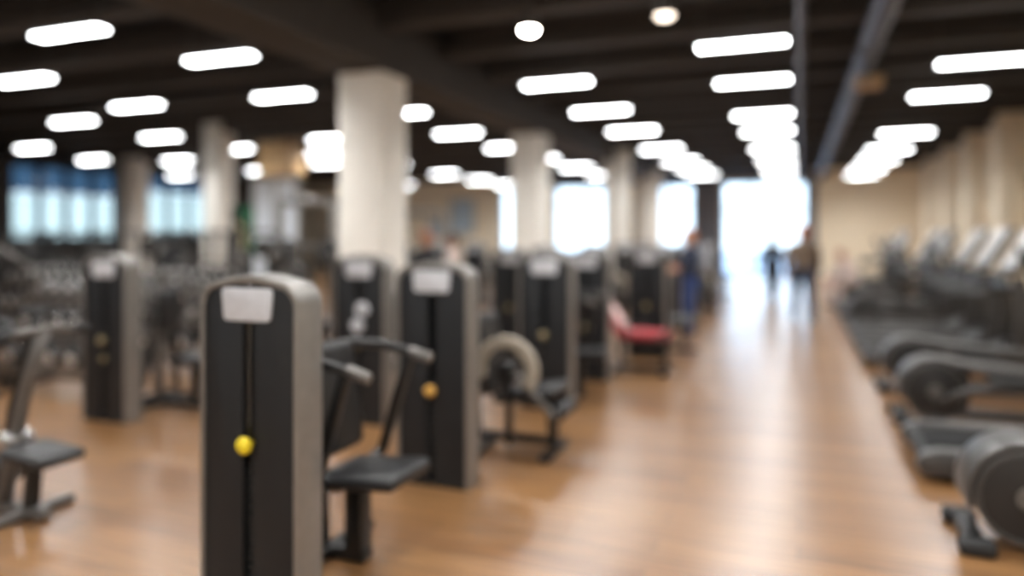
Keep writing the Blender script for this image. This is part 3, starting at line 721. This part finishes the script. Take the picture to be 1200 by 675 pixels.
e = thing('glass_partition', 'pale blue frosted glass partition right of the banner', 'partition', (x, y, 0), A)
for s in (-1, 1): MB().box((s*0.33, 0, 1.68), (0.58, 0.02, 3.1)).build('pane', M['frosted'], e)
f = MB()
for px in (-0.65, 0, 0.65): f.box((px, 0, 1.66), (0.06, 0.07, 3.32), bev=0.008)
f.box((0, 0, 3.27), (1.36, 0.07, 0.07), bev=0.008); f.box((0, 0, 0.05), (1.36, 0.09, 0.10), bev=0.008); f.build('partition_frame', M['alu'], e)
for (x0, z0, w, h, l) in ((-14.6, 2.5, 1.2, 1.6, 'left of the narrow window, larger'), (-15.9, 1.9, 0.9, 0.7, 'left of the narrow window, smaller')):
    e = thing('poster', 'pale blue framed poster on the cream end wall, %s' % l, 'poster', (x0, YB, z0))
    MB().box((0, -0.022, 0), (w, 0.01, h)).build('print', M['poster'], e)
    f = MB()
    for s in (-1, 1): f.box((s*w/2, -0.02, 0), (0.05, 0.04, h+0.05), bev=0.005); f.box((0, -0.02, s*h/2), (w+0.05, 0.04, 0.05), bev=0.005)
    f.build('poster_frame', M['alu'], e)

# ------------------------------------------------------------------ treadmills (rear end to the aisle, extending +X)
def make_treadmill():
    e = thing('treadmill', '', 'treadmill')
    for s in (-1, 1):
        poly = [(0.0, 0.10), (0.03, 0.055), (0.10, 0.05), (1.75, 0.06), (1.80, 0.14), (1.75, 0.24), (0.14, 0.215), (0.05, 0.19), (0.01, 0.15)]
        MB().prism(poly, 'Y', s*0.40-0.065, s*0.40+0.065, 0.014).build('side_rail', M['tmrail'], e)
    MB().box((0.90, 0, 0.16), (1.62, 0.67, 0.055), bev=0.02).build('belt', M['belt'], e)
    MB().cyl((0.08, -0.335, 0.135), (0.08, 0.335, 0.135), 0.05, n=20).build('rear_roller', M['rubber'], e)
    hood = [(1.45, 0.17), (1.52, 0.27), (1.70, 0.34), (1.95, 0.32), (2.10, 0.20), (2.12, 0.08), (1.50, 0.08)]
    MB().prism(hood, 'Y', -0.40, 0.40, 0.025).build('motor_hood', M['tmshell'], e)
    for x in (0.30, 1.92):
        for s in (-1, 1): MB().cyl((x, s*0.36, 0), (x, s*0.36, 0.075), 0.045, 0.035, n=14, bev=0.006).build('foot', M['rubber'], e)
    for s in (-1, 1):
        MB().prism([(1.58, 0.20), (1.90, 0.20), (1.84, 0.72), (1.72, 1.16), (1.58, 1.16), (1.64, 0.70)], 'Y', s*0.42-0.035, s*0.42+0.035, 0.014).build('upright', M['tmrail'], e)
        MB().tube([(1.66, s*0.42, 1.02), (1.30, s*0.42, 0.98), (0.98, s*0.41, 0.93), (0.88, s*0.40, 0.86)], [0.035, 0.035, 0.034, 0.03], 12).build('handrail', M['tmshell'], e)
    MB().bar((1.60, -0.44, 1.03), (1.60, 0.44, 1.03), 0.10, 0.08, 0.03).build('crossbar', M['tmshell'], e)
    rot = Matrix.Rotation(R(30), 4, 'Y')
    c = MB().box((1.80, 0, 1.46), (0.07, 0.74, 0.66), rot, 0.035, 3).build('console', M['tmshell'], e)
    d = Vector((-0.040, 0, 0)); d = rot.to_3x3() @ d
    MB().box(Vector((1.80, 0, 1.47))+d, (0.02, 0.62, 0.56), rot, 0.008).build('screen', M['screen'], c)
    MB().bar((1.57, -0.15, 1.10), (1.57, 0.15, 1.10), 0.03, 0.03, 0.01).build('grip_bar', M['chrome'], e)
    return e
def make_elliptical():
    e = thing('elliptical_trainer', '', 'elliptical')
    for s in (-1, 1):
        w = MB().cyl((0.31, s*0.11-0.05, 0.29), (0.31, s*0.11+0.05, 0.29), 0.245, n=44, bev=0.022).build('wheel_cover', M['tmshell'], e)
        MB().cyl((0.31, s*0.155, 0.29), (0.31, s*0.167, 0.29), 0.062, n=24, bev=0.003).build('hub_badge', M['greysteel'], w)
        ring = [(0.31+0.232*math.cos(2*PI*k/44), s*0.158, 0.29+0.232*math.sin(2*PI*k/44)) for k in range(44)]
        MB().tube(ring, 0.014, 8, True).build('rim', M['tmrail'], w)
    MB().box((0.44, 0, 0.30), (0.30, 0.20, 0.34), bev=0.06, seg=3).build('drive_housing', M['rubber'], e)
    fo, fi = [], []
    for k in range(15):
        t = R(195) - R(118)*k/14
        fo.append((0.31+0.285*math.cos(t), 0.29+0.285*math.sin(t))); fi.append((0.31+0.258*math.cos(t), 0.29+0.258*math.sin(t)))
    for px, pz in ((0.60, 0.53), (1.0, 0.50), (1.45, 0.46)): fo.append((px, pz)); fi.append((px, pz-0.05))
    MB().strip(fo, fi, 'Y', -0.17, 0.17).build('fender', M['tmrail'], e)
    r = MB(); r.bar((0.06, -0.25, 0.045), (0.06, 0.25, 0.045), 0.10, 0.07, 0.02); r.build('rear_stabilizer', M['tmshell'], e)
    for s in (-1, 1): MB().box((0.06, s*0.23, 0.04), (0.17, 0.12, 0.08), bev=0.025, seg=3).build('foot', M['rubber'], e)
    MB().bar((0.30, 0, 0.09), (1.75, 0, 0.09), 0.12, 0.09, 0.02).build('main_beam', M['tmrail'], e)
    MB().bar((1.70, -0.34, 0.04), (1.70, 0.34, 0.04), 0.10, 0.07, 0.02).build('front_stabilizer', M['tmshell'], e)
    MB().prism([(1.40, 0.08), (1.78, 0.08), (1.80, 0.55), (1.70, 1.30), (1.58, 1.30), (1.56, 0.6)], 'Y', -0.06, 0.06, 0.02).build('mast', M['tmrail'], e)
    for s in (-1, 1):
        dz = 0.10*s
        a = MB().tube([(0.31, s*0.21, 0.29+dz), (0.55, s*0.25, 0.40+dz*0.6), (1.00, s*0.26, 0.36), (1.48, s*0.24, 0.33)], [0.035, 0.035, 0.032, 0.03], 12).build('pedal_arm', M['tmrail'], e)
        MB().box((0.86, s*0.27, 0.435), (0.38, 0.15, 0.035), Matrix.Rotation(R(6), 4, 'Y'), 0.015).build('pedal', M['rubber'], a)
        MB().tube([(1.48, s*0.24, 0.30), (1.58, s*0.24, 0.85), (1.46, s*0.25, 1.22), (1.34, s*0.26, 1.50)], 0.025, 12).build('moving_handle', M['greysteel'], e)
        MB().tube([(1.41, s*0.255, 1.35), (1.33, s*0.26, 1.53)], 0.032, 12).build('handle_grip', M['rubber'], e)
    rot = Matrix.Rotation(R(30), 4, 'Y')
    c = MB().box((1.62, 0, 1.42), (0.08, 0.44, 0.34), rot, 0.03, 3).build('console', M['tmshell'], e)
    MB().box(Vector((1.62, 0, 1.425)) + rot.to_3x3() @ Vector((-0.046, 0, 0)), (0.016, 0.34, 0.25), rot, 0.006).build('screen', M['screen'], c)
    return e
XT = 0.80
tm = el = None
i_t = i_e = 0
row = [('e', 4.62), ('t', 6.0), ('e', 7.4), ('e', 8.8), ('t', 10.5), ('t', 11.9), ('t', 13.3), ('e', 14.6), ('t', 15.9), ('t', 17.2), ('e', 20.2), ('t', 21.5), ('t', 22.8), ('e', 24.1)]
ne = ['nearest elliptical trainer, its big round wheel cover at the right edge', 'second elliptical trainer, just past the nearest treadmill', 'third elliptical trainer, two machines past the nearest treadmill',
      'elliptical trainer in the middle of the treadmill row', 'far elliptical trainer behind the person on the bench', 'farthest elliptical trainer near the end wall']
nt_ = ['nearest treadmill, between the two closest elliptical trainers', 'treadmill just past the third elliptical trainer', 'treadmill, third from the near end', 'treadmill just before the mid-row elliptical trainer',
       'treadmill just past the mid-row elliptical trainer', 'treadmill in front of the person on the bench', 'far treadmill behind the person on the bench', 'farthest treadmill near the end wall']
for kd, y in row:
    if kd == 'e':
        if el is None: el = make_elliptical(); el.location = (XT, y, 0); el['label'] = ne[0]; el['group'] = 'elliptical trainers on the right'
        else: dup(el, 'elliptical_trainer', ne[i_e], (XT, y, 0), 0, 'elliptical trainers on the right')
        i_e += 1
    else:
        if tm is None: tm = make_treadmill(); tm.location = (XT-0.06, y, 0); tm['label'] = nt_[0]; tm['group'] = 'treadmills on the right'
        else: dup(tm, 'treadmill', nt_[i_t], (XT-0.06, y, 0), 0, 'treadmills on the right')
        i_t += 1

# ------------------------------------------------------------------ people
def remesh(m, name, material, parent, vox, it=4):
    me = bpy.data.meshes.new(name); m.bm.to_mesh(me); m.bm.free()
    o = bpy.data.objects.new(name, me); C.objects.link(o)
    r = o.modifiers.new('r', 'REMESH'); r.mode = 'VOXEL'; r.voxel_size = vox
    s = o.modifiers.new('s', 'SMOOTH'); s.factor = 0.5; s.iterations = it
    dg = bpy.context.evaluated_depsgraph_get(); dg.update()
    ev = o.evaluated_get(dg); nm = bpy.data.meshes.new_from_object(ev)
    o.modifiers.clear(); o.data = nm; bpy.data.meshes.remove(me)
    nm.materials.clear(); nm.materials.append(material)
    for p in nm.polygons: p.use_smooth = True
    o.parent = parent
    return o
def V(*a): return Vector(a)
def person(label, loc, rz, J, top, legs, hair, scale=1.0, longhair=False, bulk=1.12):
    """J: joint positions; the figure faces local -Y."""
    e = thing('person', label, 'person', loc, rz); e.scale = (scale*bulk, scale*bulk, scale)
    b = MB(); pel, chest, neck, head = J['pelvis'], J['chest'], J['neck'], J['head']
    sp = (chest-pel).normalized(); rx = V(1, 0, 0)
    def frame(up):
        y = up.cross(rx).normalized(); x = y.cross(up).normalized()
        return Matrix((x, y, up)).transposed().to_4x4()
    F = frame(sp)
    b.ball(pel, (0.155, 0.11, 0.13), F); b.ball(pel.lerp(chest, 0.5), (0.135, 0.10, 0.18), F); b.ball(chest, (0.165, 0.115, 0.20), F)
    b.capsule(chest + sp*0.12, neck, 0.07, 0.055); b.capsule(neck, head, 0.055, 0.06)
    hf = frame((head-neck).normalized()); H3 = hf.to_3x3()
    hc = head + H3 @ V(0, 0, 0.045)
    b.ball(hc, (0.076, 0.095, 0.112), hf, 20, 14); b.ball(hc + H3 @ V(0, -0.022, -0.065), (0.054, 0.066, 0.058), hf)
    b.ball(hc + H3 @ V(0, -0.102, -0.020), (0.014, 0.018, 0.022), hf); b.ball(hc + H3 @ V(0, -0.090, 0.022), (0.05, 0.014, 0.012), hf)
    b.ball(hc + H3 @ V(0, -0.083, -0.062), (0.026, 0.012, 0.010), hf)
    for s in (-1, 1): b.ball(hc + H3 @ V(s*0.079, 0.012, -0.012), (0.012, 0.022, 0.034), hf)
    shirt, pants = MB(), MB()
    shirt.ball(pel + sp*0.06, (0.166, 0.122, 0.12), F); shirt.ball(pel.lerp(chest, 0.5), (0.150, 0.116, 0.19), F); shirt.ball(chest, (0.180, 0.130, 0.205), F); shirt.capsule(chest+sp*0.12, neck - sp*0.03, 0.085, 0.066)
    pants.ball(pel, (0.168, 0.124, 0.13), F)
    for s, d in ((-1, 'r'), (1, 'l')):
        sh, elb, wr = J['sh_'+d], J['el_'+d], J['wr_'+d]; hip, kn, an = J['hip_'+d], J['kn_'+d], J['an_'+d]
        b.capsule(chest + sp*0.08, sh, 0.06, 0.052); b.capsule(sh, elb, 0.050, 0.040); b.capsule(elb, wr, 0.040, 0.027)
        shirt.capsule(chest + sp*0.08, sh, 0.075, 0.064); shirt.capsule(chest + sp*0.155, sh, 0.045, 0.05); shirt.capsule(sh, elb, 0.063, 0.052); shirt.capsule(elb, elb.lerp(wr, 0.82), 0.053, 0.042)
        b.capsule(hip, kn, 0.082, 0.055); b.capsule(kn, an, 0.054, 0.036)
        pants.capsule(pel, hip, 0.11, 0.105); pants.capsule(hip, kn, 0.100, 0.070); pants.capsule(kn, kn.lerp(an, 0.92), 0.070, 0.058)
        # hand: palm, four bent fingers, thumb
        hd = (wr-elb).normalized(); side = V(0, -1, 0) if abs(hd.y) < 0.8 else V(0, 0, 1)
        side = (side - hd*side.dot(hd)).normalized(); nrm = hd.cross(side)*(s)
        pc = wr + hd*0.05
        b.ball(pc, (0.042, 0.016, 0.052), Matrix((side, nrm, hd)).transposed().to_4x4())
        for k, (off, L) in enumerate(((0.030, 0.068), (0.010, 0.078), (-0.010, 0.072), (-0.029, 0.056))):
            p0 = wr + hd*0.088 + side*off; p1 = p0 + hd*L*0.5 + nrm*-0.006; p2 = p1 + hd*L*0.34 + nrm*-0.020; p3 = p2 + hd*L*0.1 + nrm*-0.018
            b.capsule(p0 - hd*0.02, p1, 0.0095, 0.009, 8); b.capsule(p1, p2, 0.009, 0.008, 8); b.capsule(p2, p3, 0.008, 0.0075, 8)
        t0 = wr + hd*0.025 + side*0.03; t1 = t0 + side*0.030 + hd*0.028 + nrm*-0.008; t2 = t1 + hd*0.034 + side*0.004 + nrm*-0.008
        b.capsule(t0, t1, 0.013, 0.011, 8); b.capsule(t1, t2, 0.011, 0.009, 8)
        # shoe, toe towards local -Y
        td = J.get('toe_'+d, V(0, -1, 0))
        b.capsule(an, an + td*0.10 + V(0, 0, -0.045), 0.036, 0.03)
        sh_ = MB(); q = V(0, 0, -1)
        sh_.capsule(an + V(0, 0, -0.035) - td*0.035, an + td*0.13 + V(0, 0, -0.05), 0.046, 0.040); sh_.ball(an + td*0.05 + V(0, 0, -0.068), (0.05, 0.135, 0.016)); sh_.capsule(an, an+V(0, 0, -0.04), 0.047, 0.047)
        remesh(sh_, 'shoe', M['shoe'], e, 0.012)
    remesh(b, 'body', M['skin'], e, 0.0065, 3)
    remesh(shirt, 'top', M[top], e, 0.012); remesh(pants, 'trousers', M[legs], e, 0.012)
    h = MB(); h.ball(hc + H3 @ V(0, 0.022, 0.028), (0.088, 0.098, 0.105), hf); 
    if longhair: h.capsule(hc + H3 @ V(0, 0.075, 0.02), hc + H3 @ V(0, 0.10, -0.18), 0.055, 0.025)
    else: h.ball(hc + H3 @ V(0, 0.05, -0.03), (0.07, 0.062, 0.07), hf)
    remesh(h, 'hair', M[hair], e, 0.01)
    return e
def standing(stride=0.0, arm='down', lean=0.0):
    J = {'pelvis': V(0, 0, 0.95), 'chest': V(0, -lean*0.5, 1.30), 'neck': V(0, -lean*0.8, 1.50), 'head': V(0, -lean*0.9-0.01, 1.60)}
    for s, d in ((-1, 'r'), (1, 'l')):
        f = stride*s
        J['hip_'+d] = V(s*0.09, 0, 0.90); J['kn_'+d] = V(s*0.095, -f*0.5-0.02, 0.50); J['an_'+d] = V(s*0.10, -f + (0.03 if f < 0 else 0), 0.085 + (0.02 if f < 0 else 0.0))
        J['sh_'+d] = V(s*0.165, -lean*0.6, 1.385); J['el_'+d] = V(s*0.215, f*0.45+0.02-lean*0.4, 1.15); J['wr_'+d] = V(s*0.225, f*0.8-0.06-lean*0.4, 0.87)
    if arm == 'hold':
        for s, d in ((-1, 'r'), (1, 'l')):
            J['el_'+d] = V(s*0.24, -0.03, 1.17); J['wr_'+d] = V(s*0.12, -0.22, 1.12)
    return J
def sitting():
    J = {'pelvis': V(0, 0, 0.615), 'chest': V(0, -0.13, 0.88), 'neck': V(0, -0.20, 1.06), 'head': V(0, -0.25, 1.14)}
    for s, d in ((-1, 'r'), (1, 'l')):
        J['hip_'+d] = V(s*0.10, -0.02, 0.60); J['kn_'+d] = V(s*0.16, -0.42, 0.54); J['an_'+d] = V(s*0.17, -0.40, 0.085)
        J['sh_'+d] = V(s*0.165, -0.17, 0.97); J['el_'+d] = V(s*0.25, -0.24, 0.75); J['wr_'+d] = V(s*0.17, -0.42, 0.635)
    return J
x, y = at(808, 393, 0.0)
person('person in navy top and blue trousers standing with hands held at the waist', (x, y, 0), R(-55), standing(0.05, 'hold'), 'navy', 'bluecloth', 'hair_red', 0.985)
bp = thing('backpack', 'light grey backpack on the back of the person in navy', 'backpack', (x, y, 0), R(-55))
MB().box((0, 0.225, 1.25), (0.30, 0.13, 0.44), bev=0.05, seg=4).build('bag', M['greycloth'], bp)
MB().box((0, 0.305, 1.15), (0.22, 0.05, 0.18), bev=0.022, seg=3).build('pocket', M['greycloth'], bp)
for s_ in (-1, 1): MB().tube([(s_*0.10, 0.17, 1.43), (s_*0.11, 0.15, 1.475), (s_*0.11, 0.165, 1.42)], 0.014, 8).build('strap', M['frame'], bp)
x, y = at(941, 376, 0.0)
person('person with auburn hair in taupe top and navy trousers walking away', (x, y, 0), PI+0.15, standing(0.17), 'taupe', 'navy', 'hair_red', 1.03, bulk=1.28)
x, y = at(905, 350, 0.0)
person('distant person in black walking toward the bright entrance', (x, y, 0), PI-0.2, standing(0.2), 'blackcloth', 'blackcloth', 'hair_dark', 0.94, bulk=1.35)
x, y = at(1000, 360, 0.0)
person('person in pale clothes sitting bent forward on a bench on the right', (x, y, 0), R(-60), sitting(), 'palecloth', 'palecloth', 'hair_red', 1.0)
dup(bn, 'weight_bench', 'flat black bench under the person in pale clothes', (x, y+0.0, 0.0), R(30), 'benches in the racks')
x, y = at(500, 396, 0.0)
person('person with red hair in black top standing behind the amber knobbed tower', (x, y, 0), R(200), standing(0.05), 'blackcloth', 'navy', 'hair_red', 0.97)
x, y = at(531, 390, 0.0)
person('person in pale pink top facing the person with red hair', (x, y, 0), R(-70), standing(0.04, 'hold'), 'palecloth', 'greycloth', 'hair_dark', 0.95)

# ------------------------------------------------------------------ daylight
w = bpy.data.worlds.new('sky'); scene.world = w; w.use_nodes = True
nt = w.node_tree; bg = nt.nodes['Background']
tc = nt.nodes.new('ShaderNodeTexCoord'); sx = nt.nodes.new('ShaderNodeSeparateXYZ')
nt.links.new(tc.outputs['Generated'], sx.inputs[0])
rp = nt.nodes.new('ShaderNodeValToRGB')
rp.color_ramp.elements[0].position = 0.0; rp.color_ramp.elements[0].color = (0.74, 0.88, 1.0, 1)
rp.color_ramp.elements[1].position = 0.6; rp.color_ramp.elements[1].color = (0.45, 0.66, 1.0, 1)
nt.links.new(sx.outputs['Z'], rp.inputs['Fac']); nt.links.new(rp.outputs['Color'], bg.inputs['Color'])
bg.inputs['Strength'].default_value = 2.5

# ------------------------------------------------------------------ colour management
vs = scene.view_settings
vs.view_transform = 'Standard'; vs.look = 'None'; vs.exposure = 0.85; vs.gamma = 1.0; vs.use_curve_mapping = False
scene.cycles.use_denoising = True
scene.cycles.max_bounces = 8
scene.cycles.use_adaptive_sampling = False
